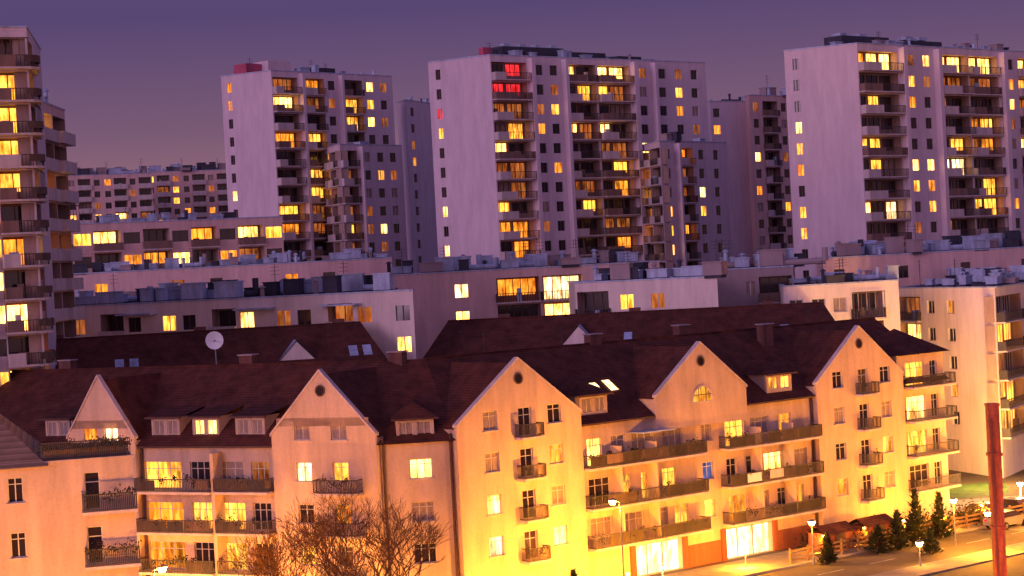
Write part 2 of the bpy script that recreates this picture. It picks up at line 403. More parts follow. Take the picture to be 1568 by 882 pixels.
# left near tower
A, B, C = XY(-90, 30, 161), XY(40, 35, 164), XY(60, 45, 180)
def ov0(si, j, f):
    if si == 0 and f in (7, 8): return 'lit_bright'
t = block('balcony_tower', A, B, C, 45.6, [('B', 4), ('w', 2), ('B', 5)], [('b', 4), ('p', 8)], p=.75, zmin=8, neq=0, par='mix', h=2.75, ov=ov0)
F = Fr(A, B)
for f in range(13):
    zf = 45.6-.6-(f+1)*2.75
    ring = []
    for k in range(9):
        a = math.radians(-90+k*180/8); ring.append(F(F.L-.6+1.7*math.cos(a), -.6-1.7*math.sin(a), 0))
    for zz0, zz1, mm in ((zf-.18, zf+.02, 'parapet_white'), (zf+.4, zf+1.0, 'rail_brown')):
        for k in range(8):
            p, q = ring[k], ring[k+1]; t.poly('curved_balconies', mm, [(p[0], p[1], zz0), (q[0], q[1], zz0), (q[0], q[1], zz1), (p[0], p[1], zz1)])
    t.poly('curved_balconies', 'parapet_white', [(p[0], p[1], zf+.02) for p in ring]); t.poly('curved_balconies', 'parapet_white', [(p[0], p[1], zf-.18) for p in ring])
t.done()
A, B, C = XY(30, 150, 186), XY(58, 155, 180), XY(98, 158, 192)
t = block('balcony_tower', A, B, C, 41.0, [('p', 3)], [('b', 4), ('B', 4)], p=.28, zmin=12, neq=2, par='parapet_white', wall='plaster_pink', h=2.8); t.done()

# far rows
for (x0, x1, y, d, zt) in ((100, 232, 262, 470, 50.0), (222, 352, 266, 500, 51.5)):
    A, B, C = XY(x0-4, y, d+14), XY(x0, y, d), XY(x1, y, d+8)
    t = block('distant_apartment_block', A, B, C, zt, [('p', 3)], [('w', 3), ('b', 4), ('w', 3)]*2+[('b', 4)], p=.20, zmin=24, neq=34, wall='plaster_pink', eqbig=1.5, par='parapet_white'); t.done()

# ------------------------------------------------------------------ mid low-rises
def low(name, a, bb, c, zt, sl, sr, **k):
    t = block(name, XY(*a), XY(*bb), XY(*c), zt, sl, sr, **k); return t
t = low('lowrise_apartment_block', (40, 350, 262), (62, 345, 245), (432, 333, 262), 31.5, [('p', 3)], [('b', 4.5), ('d', 3)]*5, p=.6, zmin=19, wall='plaster_pink', neq=26, par='parapet_brown', h=2.9); t.done()
t = low('flat_roof_apartment_block', (60, 412, 240), (76, 414, 225), (600, 405, 232), 25.1, [('p', 3)], [('w', 3), ('p', 2), ('w', 3), ('p', 7)]*3, p=.4, zmin=18, wall='plaster_pink', neq=60, h=2.9, eside=(.05, .5)); t.done()
t = low('flat_roof_apartment_block', (85, 472, 215), (105, 470, 198), (632, 447, 186), 21.7, [('p', 3)], [('w', 2.4), ('p', 1.5), ('b', 3.4), ('w', 2.4), ('p', 2), ('w', 2.6)]*3, p=.55, zmin=12, wall='plaster_white', neq=60, h=3.0, par='parapet_white', eqbig=1.25, eside=(.1, .8))
for q in (6, 19, 28): t.box('canopies', 'roof_metal', Fr(XY(105, 470, 198), XY(632, 447, 186)), q, q+4, .01, 1.3, 20.6, 20.75)
t.done()
t = low('flat_roof_apartment_block', (560, 421, 228), (572, 421, 214), (1010, 410, 218), 23.1, [('p', 3)], [('w', 2.6), ('p', 3), ('w', 2.2), ('p', 1.5), ('b', 3.6), ('b', 3.4), ('w', 3), ('p', 3)], p=.55, zmin=12, wall='plaster_pink', neq=50, h=3.0, par='rail', eqbig=1.2); t.done()
t = low('flat_roof_apartment_block', (870, 431, 212), (880, 430, 199), (1098, 427, 192), 21.4, [('p', 3)], [('b', 3.2), ('w', 3), ('w', 2.6), ('p', 4)], p=.25, zmin=12, wall='plaster_white', neq=20, h=3.0, par='rail', eqbig=1.2); t.done()
t = low('flat_roof_apartment_block', (1085, 420, 214), (1093, 419, 205), (1215, 417, 205), 21.9, [('p', 3)], [('p', 3.2), ('n', 1.5), ('b', 4)], p=.2, zmin=12, wall='plaster_grey', neq=32, h=3.0, par='parapet_brown', eqbig=1.3); t.done()
t = low('flat_roof_apartment_block', (1192, 433, 208), (1200, 433, 195), (1376, 440, 198), 20.0, [('p', 3)], [('w', 2.3), ('w', 2.1), ('w', 2.1), ('b', 3.4), ('p', 1.5)], p=.12, zmin=8, wall='plaster_white', neq=22, h=3.0, detail=True, par='rail'); t.done()
t = low('flat_roof_apartment_block', (1250, 405, 240), (1260, 405, 228), (1640, 400, 240), 22.4, [('p', 3)], [('w', 3), ('p', 3)]*4, p=.25, zmin=12, wall='plaster_pink', neq=70, h=3.0, eqbig=1.4); t.done()
t = low('white_apartment_block', (1370, 442, 219), (1523, 440, 200), (1640, 452, 228), 18.7, [('b', 3.0), ('w', 2.2), ('w', 2.2), ('p', 3.6)], [('B', 5), ('w', 3), ('B', 5), ('w', 3)], p=.7, pL=.35, zmin=1.5, wall='plaster_white', neq=40, h=2.95, detail=True, par='rail', eqbig=1.2); t.done()

# ------------------------------------------------------------------ gabled tenement complex
RT = 'roof_tiles'; WL = 'plaster_cream'
b = Bld('gabled_apartment_house')
OR = Vector((-.55, 143)); uR = Vector((.7724, .6351))
FR = Fr(OR-uR*50, OR+uR*50); fR = lambda u, w, z: FR(u+50, w, z)
OL = Vector((-14.0, 141)); uL = Vector((.8913, -.4533))
FL = Fr(OL-uL*60, OL+uL*60); fL = lambda u, w, z: FL(u+60, w, z)
FLO = [2.1, 5.1, 8.15]; EV = 11.5; RZ = 17.0; RW = -7.8; OV = .5; GW = .66

def win(ops, F, c, zf, hw=.6, m=None, lo=.75, hi=2.15, p=.35, w=0., n=2, fm='frame_white', trans=True):
    m = m or pick(p); ops.append((c-hw, c+hw, zf+lo, zf+hi, .2, m)); frame(b, F, c-hw, c+hw, zf+lo, zf+hi, w-.2, n, fm, trans=trans)
    if lo > .3: b.box('sills', 'parapet_white', F, c-hw-.1, c+hw+.1, w+.003, w+.1, zf+lo-.08, zf+lo-.005)

def gable(F, c, hw, w, cols, zs=12.6, zp=16.9, balcol=None, top=True, lits={}, arch=False, oculus=True, floors=FLO, zlow=GZ):
    L, R = c-hw, c+hw; G = lambda u, ww, z: F(u, ww+w, z)
    ops = []; top_ops = []
    for f, zf in enumerate(floors+[11.15]):
        if f == 3 and not top: continue
        o2 = top_ops if f == 3 else ops
        for ci, cc in enumerate(cols):
            if ci == balcol:
                win(o2, G, c+cc, zf, .62, lits.get((ci, f)), lo=.05, p=.3, n=2)
                balc(b, G, c+cc-1.05, c+cc+1.05, zf, .95, h=1.0, mat='rail_dark', step=.12, plants=.25)
            else: win(o2, G, c+cc, zf, .66, lits.get((ci, f)), p=.4)
    facade(b, G, L, R, zlow, 11.15, ops, WL)
    if zlow > GZ: b.poly('walls', WL, [G(L, 0, zlow), G(R, 0, zlow), G(R, -w, zlow), G(L, -w, zlow)])
    k = (zp-zs)/hw; m = min(3.9, hw-.4); zm = zp-k*m
    facade(b, G, c-m, c+m, 11.15, 13.5 if top else 11.2, top_ops, WL)
    if not top: b.poly('walls', WL, [G(c-m, 0, 11.2), G(c+m, 0, 11.2), G(c+m, 0, 13.5), G(c-m, 0, 13.5)])
    if arch:
        pts = [G(c+1.1*math.cos(a), .02, 12.15+1.25*math.sin(a)) for a in [math.pi*q/14 for q in range(15)]]
        b.poly('windows', 'lit_yellow', pts)
        for q in range(14): b.tube('window_frames', 'parapet_white', pts[q], pts[q+1], .07, n=4)
        b.tube('window_frames', 'frame_white', pts[0], pts[-1], .07, n=4)
        for uu in (-.4, .4): b.tube('window_frames', 'frame_dark', G(c+uu, .04, 12.15), G(c+uu, .04, 13.3), .05, n=4)
        b.tube('window_frames', 'frame_dark', G(c-1, .04, 12.7), G(c+1, .04, 12.7), .04, n=4)
    for s in (-1, 1):
        b.poly('walls', WL, [G(c+s*hw, 0, 11.15), G(c+s*m, 0, 11.15), G(c+s*m, 0, zm), G(c+s*hw, 0, zs)])
        b.poly('walls', WL, [G(c+s*hw, 0, zlow), G(c+s*hw, -w-.35, zlow), G(c+s*hw, -w-.35, 11.3), G(c+s*hw, 0, 11.3)])
        b.poly('walls', WL, [G(c+s*hw, 0, 11.3), G(c+s*hw, -w-2.5, 11.3), G(c+s*hw, -w-2.5, zs-.35), G(c+s*hw, -.3, zs-.35), G(c+s*hw, 0, zs)])
        a0, a1 = (c+s*(hw+.08), zs-.02), (c, zp+.12)
        P = [G(a0[0], ww, a0[1]) for ww in (.1, -.35)]; Q = [G(a1[0], ww, a1[1]) for ww in (.1, -.35)]
        P2 = [G(a0[0], ww, a0[1]-.2) for ww in (.1, -.35)]; Q2 = [G(a1[0], ww, a1[1]-.2) for ww in (.1, -.35)]
        b.poly('coping', 'parapet_white', [P[0], P[1], Q[1], Q[0]]); b.poly('coping', 'parapet_white', [P[0], Q[0], Q2[0], P2[0]]); b.poly('coping', WL, [P[1], Q[1], Q2[1], P2[1]])
        b.poly('coping', 'parapet_white', [P[0], P[1], P2[1], P2[0]])
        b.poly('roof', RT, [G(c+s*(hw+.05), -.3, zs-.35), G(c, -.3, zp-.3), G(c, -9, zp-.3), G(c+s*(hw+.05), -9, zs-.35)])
    b.poly('walls', WL, [G(c-m, 0, 13.5), G(c+m, 0, 13.5), G(c+m, 0, zm), G(c, 0, zp), G(c-m, 0, zm)])
    if oculus:
        n = 14; zc = zp-1.45
        b.poly('windows', 'glass_dark', [G(c+.34*math.cos(2*math.pi*q/n), .02, zc+.34*math.sin(2*math.pi*q/n)) for q in range(n)])
        for q in range(n):
            a, e = 2*math.pi*q/n, 2*math.pi*(q+1)/n
            b.tube('window_frames', 'frame_dark', G(c+.38*math.cos(a), .03, zc+.38*math.sin(a)), G(c+.38*math.cos(e), .03, zc+.38*math.sin(e)), .07, n=4)

def dormer(F, c, hw=1.15, zb=12.0, zt=13.6, wf=-.35, m=None, hat=True, back=4.5):
    ops = []; wz = zt-.25; mm = m or pick(.4)
    G = lambda u, ww, z: F(u, ww+wf, z)
    for s in (-1, 1):
        cc = c+s*hw*.48; ops.append((cc-hw*.36, cc+hw*.36, zb+.25, wz, .12, mm)); frame(b, G, cc-hw*.36, cc+hw*.36, zb+.25, wz, -.12, 2)
        b.poly('dormer_walls', WL, [G(c+s*hw, 0, zb-.6), G(c+s*hw, -back, zb-.6), G(c+s*hw, -back, zt), G(c+s*hw, 0, zt)])
    facade(b, G, c-hw, c+hw, zb-.7, zt, ops, WL, part='dormer_walls')
    e = .35; z2 = zt+1.1 if hat else zt+.25
    P = [G(c-hw-e, e, zt), G(c+hw+e, e, zt), G(c+hw+e, -back, zt), G(c-hw-e, -back, zt)]
    if hat:
        T0, T1 = G(c, -hw-.2, z2), G(c, -back, z2)
        b.poly('roof', RT, [P[0], P[1], T0]); b.poly('roof', RT, [P[1], P[2], T1, T0]); b.poly('roof', RT, [P[3], P[0], T0, T1])
    else:
        b.poly('roof', RT, [P[0], P[1], G(c+hw+e, -back, z2+.6), G(c-hw-e, -back, z2+.6)])
    b.box('gutters', 'pipe_brown', G, c-hw-e, c+hw+e, e-.02, e+.08, zt-.12, zt+.02)

def roofspan(F, s0, s1, guts, ev=EV, rz=RZ, rw=RW, hipL=0, hipR=0):
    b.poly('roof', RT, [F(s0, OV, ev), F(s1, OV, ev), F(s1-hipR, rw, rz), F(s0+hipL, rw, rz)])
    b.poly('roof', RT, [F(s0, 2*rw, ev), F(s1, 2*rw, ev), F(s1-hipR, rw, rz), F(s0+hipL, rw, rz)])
    for s, h in ((s0, hipL), (s1, -hipR)):
        b.poly('roof' if h else 'walls', RT if h else WL, [F(s, OV, ev), F(s, 2*rw, ev), F(s+h, rw, rz)])
    for g0, g1 in guts: b.box('gutters', 'pipe_brown', F, g0, g1, OV-.02, OV+.1, ev-.14, ev+.0)
    b.box('ridge', RT, F, s0+hipL, s1-hipR, rw-.12, rw+.12, rz-.06, rz+.08)
    b.poly('back_wall', WL, [F(s0, 2*rw+.4, GZ), F(s1, 2*rw+.4, GZ), F(s1, 2*rw+.4, ev+.3), F(s0, 2*rw+.4, ev+.3)])

# right wing
gable(fR, .3, 5.9, GW, [-2.8, .45, 3.3], balcol=1, lits={(0, 1): 'lit_bright', (0, 0): 'lit_white', (2, 0): 'lit_bright', (2, 2): 'lit_amber', (0, 3): 'curtain', (1, 3): 'glass_dark', (2, 3): 'glass_dark', (0, 2): 'curtain', (2, 1): 'curtain', (1, 1): 'glass_dark', (1, 2): 'glass_dark', (1, 0): 'lit_dim'})
gable(fR, 19.0, 5.0, GW, [], zs=13.1, zp=16.8, top=False, arch=True, floors=[], zlow=10.3)
gable(fR, 38.0, 5.6, GW, [-2.9, .3, 3.2], balcol=1, lits={(0, 1): 'glass_dark', (1, 3): 'lit_dim', (2, 2): 'curtain', (0, 2): 'curtain', (0, 3): 'glass_dark', (1, 2): 'glass_dark', (1, 1): 'glass_dark', (2, 0): 'curtain'})
ops = []
def bayrow(s0, s1, fl, p=.6):
    for zf in fl:
        u = s0+.8
        while u < s1-1.6:
            wd = rng.choice([.75, 1.1, 1.1, .6]); m = rng.choice(['lit_bright', 'lit_yellow', 'lit_amber', 'lit_yellow']) if rng.random() < p else rng.choice(['glass_dark', 'curtain'])
            win(ops, fR, u+wd, zf, wd, m, lo=(.05 if rng.random() < .5 else .7), n=2 if wd < 1 else 3); u += 2*wd+rng.uniform(.5, 1.2)
bayrow(6.4, 18.7, FLO, .55); bayrow(21.2, 31.9, FLO, .45)
win(ops, fR, 19.9, 8.15, .55, 'curtain')
for zf in (5.1, 2.1): win(ops, fR, 19.9, zf, .6, 'lit_blue' if zf > 4 else 'lit_yellow')
for (g0, g1) in ((11.5, 16.6), (21.4, 26.9)): ops.append((g0, g1, GZ+.02, 1.6, .5, 'garage_light'))
facade(b, fR, 6.2, 32.4, GZ, 11.5, ops, WL)
for (g0, g1) in ((11.5, 16.6), (21.4, 26.9)):
    b.box('entrance_frame', 'brick_red', fR, g0-.5, g0, .004, .2, GZ, 1.7); b.box('entrance_frame', 'brick_red', fR, g1, g1+.5, .004, .2, GZ, 1.7)
    for q in (.33, .66): b.box('entrance_frame', 'steel_grey', fR, g0+(g1-g0)*q-.03, g0+(g1-g0)*q+.03, -.49, -.4, GZ, 1.6)
b.box('brick_plinth', 'brick_red', fR, 17.2, 20.8, .005, .12, GZ, .9); b.box('brick_plinth', 'brick_red', fR, 27.5, 32.3, .005, .12, GZ, .8)
for zf in FLO:
    balc(b, fR, 6.4, 18.7, zf, 1.3, step=.14, plants=.4, panel='rail_brown')
    balc(b, fR, 21.2, 32.2, zf, 1.3, step=.14, plants=.35, panel='rail_brown')
for uu in (9.5, 13.2, 24.8, 28.6): b.box('balcony_dividers', 'plaster_cream', fR, uu, uu+.12, .005, 1.2, 2.13, 9.6)
for (u_, z_, m_) in ((25.6, 5.35, 'parapet_white'), (23.0, 5.3, 'dish_white'), (8.0, 8.4, 'parapet_brown')): b.box('balcony_banners', m_, fR, u_, u_+1.6, 1.31, 1.33, z_, z_+.7)
b.box('awning', 'roof_metal', fR, 11.5, 15, .02, 1.7, 10.35, 10.45)
dormer(fR, 8.4, 1.4, m='curtain'); dormer(fR, 29.0, 1.5, m='lit_yellow', zb=12.1)
for (c, z) in ((11.0, 13.4), (12.6, 13.5)):
    t0 = (z-EV)/(RZ-EV); t1 = (z+.75-EV)/(RZ-EV); wf = lambda tt: .5+(RW-.5)*tt
    b.poly('roof_windows', 'lit_white', [fR(c-.4, wf(t0)+.08, z+.05), fR(c+.4, wf(t0)+.08, z+.05), fR(c+.4, wf(t1)+.08, z+.8), fR(c-.4, wf(t1)+.08, z+.8)])
roofspan(fR, -5.7, 50.2, ((6.25, 13.9), (24.1, 32.3)), hipL=4, hipR=0)
# end bay
ops = []
for zf in FLO+[11.15]: win(ops, fR, 46.0, zf, 1.3, rng.choice(['lit_yellow', 'lit_bright', 'glass_dark']), lo=.1, n=3); win(ops, fR, 48.6, zf, .5, None, lo=.1)
facade(b, fR, 43.6, 50.0, GZ, 14.0, ops, WL)
for zf in FLO+[11.15]: balc(b, fR, 44.2, 50.1, zf, 1.3, step=.14, plants=.3)
P = [fR(43.3, .5, 14.0), fR(50.5, .5, 14.0), fR(50.5, -6, 14.0), fR(43.3, -6, 14.0)]; T = fR(46.9, -2.8, 16.2)
for k in range(4): b.poly('roof', RT, [P[k], P[(k+1) % 4], T])
b.poly('walls', WL, [fR(50, 0, GZ), fR(50, -15, GZ), fR(50, -15, 11.6), fR(50, 0, 14)]); b.poly('walls', WL, [fR(43.6, 0, 11), fR(43.6, -5, 11), fR(43.6, -5, 14), fR(43.6, 0, 14)])
for (F, s, w, z) in ((fR, 15.5, -8, 17.7), (fR, 26, -8.5, 17.8), (fR, 33.6, -6, 17.4), (fL, 1.5, -8.3, 17.6), (fL, -12, -8.2, 17.7), (fL, -30, -8.2, 17.7)):
    b.box('chimneys', 'chimney_brick', F, s-.6, s+.6, w-.4, w+.4, 13, z); b.box('chimneys', 'plaster_grey', F, s-.7, s+.7, w-.5, w+.5, z+.002, z+.1)
for s in (4, 12, 28, 41):
    b.tube('aerials', 'rail_dark', fR(s, -7.8, 16.8), fR(s, -7.8, 18.6), .03, n=4)
    for q in (17.9, 18.2, 18.45): b.tube('aerials', 'rail_dark', fR(s-.45, -7.8, q), fR(s+.45, -7.8, q), .02, n=4)
# left wing
gable(fL, .2, 4.4, GW, [-1.75, 1.35], zs=12.4, zp=16.9, lits={(0, 3): 'curtain', (1, 3): 'curtain', (0, 2): 'lit_white', (1, 2): 'lit_yellow', (1, 1): 'lit_amber', (0, 1): 'glass_dark'})
for zf in FLO: balc(b, lambda u, w, z: fL(u, w+GW, z), -.2, 3.4, zf, 1.1, step=.14, plants=.4)
gable(fL, -19.8, 3.2, GW, [-1.0, 1.0], zs=12.3, zp=16.9, lits={(0, 3): 'lit_amber', (1, 3): 'lit_white'}, oculus=False)
ops = []
LM = {8.15: ['lit_yellow', 'glass_dark', 'curtain', 'lit_dim'], 5.1: ['lit_amber', 'lit_yellow', 'lit_yellow', 'glass_dark'], 2.1: ['lit_amber', 'glass_dark', 'lit_yellow', 'glass_dark']}
for zf in FLO:
    for (c, hw), m in zip(((-14.6, 1.7), (-11.2, .9), (-8.5, 1.2), (-5.8, .8)), LM[zf]): win(ops, fL, c, zf, hw, m, lo=.1, n=3)
facade(b, fL, -16.6, -4.2, GZ, EV, ops, WL)
ops = []
for zf in FLO:
    for c in range(-42, -23, 3): win(ops, fL, c, zf, .7, None)
facade(b, fL, -44, -23, GZ, EV, ops, WL)
for zf in FLO: balc(b, fL, -16.5, -9.4, zf, 1.5, step=.14, plants=.6, panel='rail_brown'); balc(b, fL, -9.2, -4.4, zf, 1.3, step=.14, plants=.5, panel='rail_brown')
b.box('balcony_dividers', WL, fL, -9.4, -9.1, .005, 1.2, GZ, 11)
dormer(fL, -14.6, 1.3, hat=False, m='curtain', wf=-.6); dormer(fL, -10.9, 1.2, hat=False, m='lit_bright', wf=-.6); dormer(fL, -6.9, 1.3, hat=False, m='curtain', wf=-.6); dormer(fL, -25, 1.2, hat=False, m='curtain', wf=-.6)
roofspan(fL, -44, 4.65, ((-44, -23.1), (-16.5, -4.3)), hipR=4)
# chamfer bay
Pc = fL(4.6, 0, 0); Qc = fR(-5.6, 0, 0); FC = Fr(Pc, Qc); cw = FC.L
ops = []
for zf, m in zip(FLO, ['glass_dark', 'curtain', 'lit_bright']): win(ops, FC, cw*.55, zf, .8, m, n=3)
facade(b, FC, 0, cw, GZ, EV, ops, WL)
b.poly('roof', RT, [FC(-.3, .5, EV), FC(cw+.3, .5, EV), fR(-1.7, RW, RZ), fL(.65, RW, RZ)])
dormer(FC, cw*.5, 1.35, m='curtain', zb=11.7, zt=13.2, back=3.5)
for (F, u, w) in ((FC, .15, .15), (FC, cw-.1, .2), (fR, 6.35, .12), (fR, 32.25, .12), (fL, -4.35, .12), (fL, -16.4, .12)):
    b.tube('drain_pipes', 'pipe_brown', F(u, w, GZ), F(u, w, 12.0 if F is FC else 11.3), .11, n=6)
b.done()

# rear courtyard wing
def roofhouse(name, p0, p1, zr, ev, hw, doms=(), wins=()):
    global b
    b = Bld(name)
    A, B2 = Vector(p0[:2]), Vector(p1[:2]); F = Fr(A, B2); L = F.L
    for s in (1, -1): b.poly('roof', RT, [F(0, s*hw, ev), F(L, s*hw, ev), F(L-3, 0, zr), F(3, 0, zr)])
    for u0, u1 in ((0, 3), (L, L-3)): b.poly('roof', RT, [F(u0, hw, ev), F(u0, -hw, ev), F(u1, 0, zr)])
    b.box('walls', WL, F, .4, L-.4, -hw+.5, hw-.5, GZ, ev-.02)
    b.box('ridge', RT, F, 3, L-3, -.12, .12, zr-.06, zr+.08)
    k = (zr-ev)/hw
    for c in doms:
        wf = hw*.5; z0 = ev+(hw-wf)*k
        b.poly('dormer', 'plaster_white', [F(c-1.6, wf, z0), F(c+1.6, wf, z0), F(c, wf, z0+1.7)])
        for s in (-1, 1): b.poly('dormer', 'roof_metal', [F(c+s*1.8, wf+.15, z0-.1), F(c, wf+.15, z0+1.8), F(c, wf-2.6, z0+1.8), F(c+s*1.8, wf-.1, z0-.1)])
    for c in wins:
        q = lambda u, ww: F(u, ww, ev+(hw-ww)*k+.06)
        b.poly('roof_windows', 'roof_metal', [q(c-.4, hw*.5), q(c+.4, hw*.5), q(c+.4, hw*.35), q(c-.4, hw*.35)])
    for c in range(8, int(L)-4, 13): b.box('chimneys', 'chimney_brick', F, c, c+1.1, -1.2, -.4, zr-1.5, zr+.4)
    b.done()
roofhouse('courtyard_wing', S(-60, 526, 178), S(600, 488, 186), 19.0, 13.0, 8.5, doms=(30,), wins=(14, 15.3, 35.3, 36.6))
roofhouse('courtyard_wing', S(640, 487, 195), S(1310, 500, 190), 18.4, 13.0, 8.5, doms=(16.3,), wins=(21, 36))
b = Bld('satellite_dish'); c = S(329, 521, 168); ring = []
for k in range(16):
    a = 2*math.pi*k/16; ring.append(c+Vector((.78*math.cos(a), -.25, .78*math.sin(a))))
for k in range(16): b.poly('dish', 'dish_white', [ring[k], ring[(k+1) % 16], c])
b.tube('arm', 'steel_grey', c, c+Vector((0, -.8, -.1)), .04); b.tube('mast', 'steel_grey', c, (c.x, c.y+.3, c.z-2.5), .07); b.done()

# ------------------------------------------------------------------ lower-left terrace house
b = Bld('terrace_house')
A = Vector(XY(-90, 720, 107.6)); B2 = Vector(XY(203, 700, 110)); F = Fr(A, B2); L = F.L; zt = 14.1
px2u = lambda px: L*(px+90)/293.0
ops = []
for zf in (11.3, 8.25, 5.2, 2.1):
    for px, hw in ((-40, .6), (20, .42), (138, .42)):
        win(ops, F, px2u(px), zf, hw, 'glass_dark', lo=.05 if px == 138 else .75, n=1 if px != 20 else 2)
facade(b, F, 0, L, GZ, zt, ops, WL)
b.poly('walls', WL, [F(L, 0, GZ), F(L, -14, GZ), F(L, -14, zt), F(L, 0, zt)])
b.poly('terrace_floor', 'pavement', [F(0, 0, zt-.1), F(L, 0, zt-.1), F(L, -14, zt-.1), F(0, -14, zt-.1)])
b.box('coping', 'plaster_cream', F, 0, L+.06, -.25, .08, zt+.002, zt+.14)
uh = px2u(72)
b.poly('roof', 'roof_tiles_tan', [F(-8, .4, zt-.1), F(uh, .4, zt-.1), F(uh-4.6, -6, zt+4.3), F(-8, -6, zt+4.3)])
b.poly('roof', 'roof_tiles_tan', [F(uh, .4, zt-.1), F(uh, -12, zt-.1), F(uh-4.6, -6, zt+4.3)])
rail(b, F, px2u(62), L-.1, -.1, zt+.14, 1.0, 'rail_dark', .1)
b.box('terrace_planters', 'parapet_brown', F, px2u(66), L-.3, -.8, -.3, zt, zt+.7)
u = px2u(66)
while u < L-.3: b.leaves('terrace_plants', rng.choice(['leaf_dark', 'leaf_brown']), F(u, -.5, zt+rng.uniform(.7, .95)), (.35, .35, .3), 60, .07); u += .25
for zf in (11.3, 8.25, 5.2, 2.1): balc(b, F, px2u(120), L+.1, zf, 1.0, step=.1, plants=.8)
b.done()

# ------------------------------------------------------------------ ground, street
def sheet(name, mat, pts, z):
    bb = Bld(name); bb.poly('surface', mat, [(p[0], p[1], z) for p in pts]); bb.done()
sheet('ground', 'ground_soil', [(-3000, -200), (3000, -200), (3000, 5000), (-3000, 5000)], GZ)
rp = lambda s, w: fR(s, w, 0)[:2]
sheet('street', 'asphalt', [rp(-60, 7), rp(110, 7), rp(110, 15), rp(-60, 15)], GZ+.004)
bb = Bld('pavement')
bb.box('slab', 'pavement', fR, -5, 52, 1.5, 6.8, GZ, GZ+.12); bb.box('kerb', 'kerb_stone', fR, -5, 52, 6.802, 7.0, GZ, GZ+.14)
bb.box('far_kerb', 'kerb_stone', fR, -60, 110, 15.0, 15.2, GZ, GZ+.14); bb.box('far_slab', 'pavement', fR, -60, 110, 15.202, 18, GZ, GZ+.12); bb.done()
bb = Bld('road_markings')
for s in range(-40, 100, 6): bb.poly('dash', 'road_paint', [fR(s, 10.9, GZ+.008), fR(s+3, 10.9, GZ+.008), fR(s+3, 11.05, GZ+.008), fR(s, 11.05, GZ+.008)])
bb.done()
sheet('lawn', 'grass', [S(1448, 700, 196)[:2], S(1535, 690, 198)[:2], S(1545, 720, 188)[:2], S(1450, 735, 186)[:2]], GZ+.006)
sheet('parking_lot', 'pavement', [S(1440, 740, 185)[:2], S(1640, 735, 187)[:2], S(1660, 800, 160)[:2], S(1470, 790, 168)[:2]], GZ+.005)

# ------------------------------------------------------------------ vegetation
def bare_tree(loc, h, spread, seed):
    r = random.Random(seed); t = Bld('bare_tree'); loc = Vector(loc)
    def grow(p, d, ln, rad, lv):
        q = p+d*ln; t.tube('trunk' if lv < 2 else 'branches', 'bark', p, q, rad, rad*.72, n=6 if lv < 2 else 3, cap=False)
        if lv >= 8: return
        for k in range(3 if lv in (1, 2, 4) else 2):
            ax = Vector((r.uniform(-1, 1), r.uniform(-1, 1), r.uniform(-.3, .5))).normalized()
            nd = (d*(1.1 if k else 1.5)+ax*spread).normalized(); nd.z += .07
            grow(q, nd.normalized(), ln*r.uniform(.70, .90), max(.012, rad*.62), lv+1)
    grow(loc, Vector((r.uniform(-.05, .05), 0, 1)), h*.20, h*.018, 0); t.done()
for i, (px, d, h) in enumerate(((550, 118, 12.8), (465, 121, 11.6), (625, 122, 11), (385, 124, 9.5), (505, 125, 11.4))):
    p = S(px, 800, d); bare_tree((p.x, p.y, GZ), h, .74, 30+i)

def conifer(px, py, d, h, rad, name='thuja_tree'):
    t = Bld(name); p = S(px, py, d); x, y = p.x, p.y
    t.tube('trunk', 'bark', (x, y, GZ), (x, y, GZ+h*.9), .1, .02)
    n = int(260*h/4); ph = rng.uniform(0, 6)
    for k in range(n*3):
        f = rng.random()**1.3; z = GZ+.2+f*(h-.2); a = rng.uniform(0, 6.283)
        rr = rad*(1-f)**.8*rng.uniform(.5, 1.1)*(1+.25*math.sin(3*a+ph+z*2))
        c = Vector((x+rr*math.cos(a), y+rr*math.sin(a), z)); s = rng.uniform(.08, .2)
        u = Vector((math.cos(a), math.sin(a), rng.uniform(.2, 1.2))).normalized()*s*1.6; v = Vector((-math.sin(a), math.cos(a), rng.uniform(-.4, .4)))*s*.7
        t.poly('foliage', 'leaf_dark', [c-u, c+v, c+u, c-v])
    t.done()
for (px, py, d, h, r) in ((1375, 830, 157, 3.2, 1.0), (1403, 820, 160, 4.4, 1.1), (1440, 820, 162, 3.8, 1.1), (1345, 840, 156, 2.2, 1.0), (1425, 840, 154, 2.0, .9), (878, 880, 138, 2.8, .7), (1268, 860, 152, 2.4, .8)):
    conifer(px, py, d, h, r)
b = Bld('shrub_bed')
for k in range(60):
    s = rng.uniform(28, 51); w = rng.uniform(1.8, 6.0); b.leaves('foliage', rng.choice(['leaf_dark', 'leaf_brown']), fR(s, w, GZ+.6), (1.0, 1.0, .8), 90, .13)
b.done()

b = Bld('wooden_fence')
for s in range(22, 60, 2):
    b.box('posts', 'wood_fence', fR, s, s+.14, 6.3, 6.44, GZ+.12, GZ+1.35)
    for z in (.35, .7, 1.05): b.box('rails', 'wood_fence', fR, s+.142, s+1.998, 6.34, 6.4, GZ+z, GZ+z+.16)
b.done()
for s in (29.5, 34.5):
    b = Bld('waste_shelter'); G = lambda u, w, z: fR(u+s, w+4.0, z)
    b.box('walls', 'brick_red', G, -1.6, 1.6, -1, 1, GZ+.12, .8)
    b.box('door', 'frame_dark', G, -.6, .6, 1.003, 1.05, GZ+.12, .7)
    for q in (1, -1): b.poly('roof', 'roof_tiles', [G(-1.9, q*1.3, .75), G(1.9, q*1.3, .75), G(1.9, 0, 1.4), G(-1.9, 0, 1.4)])
    b.done()

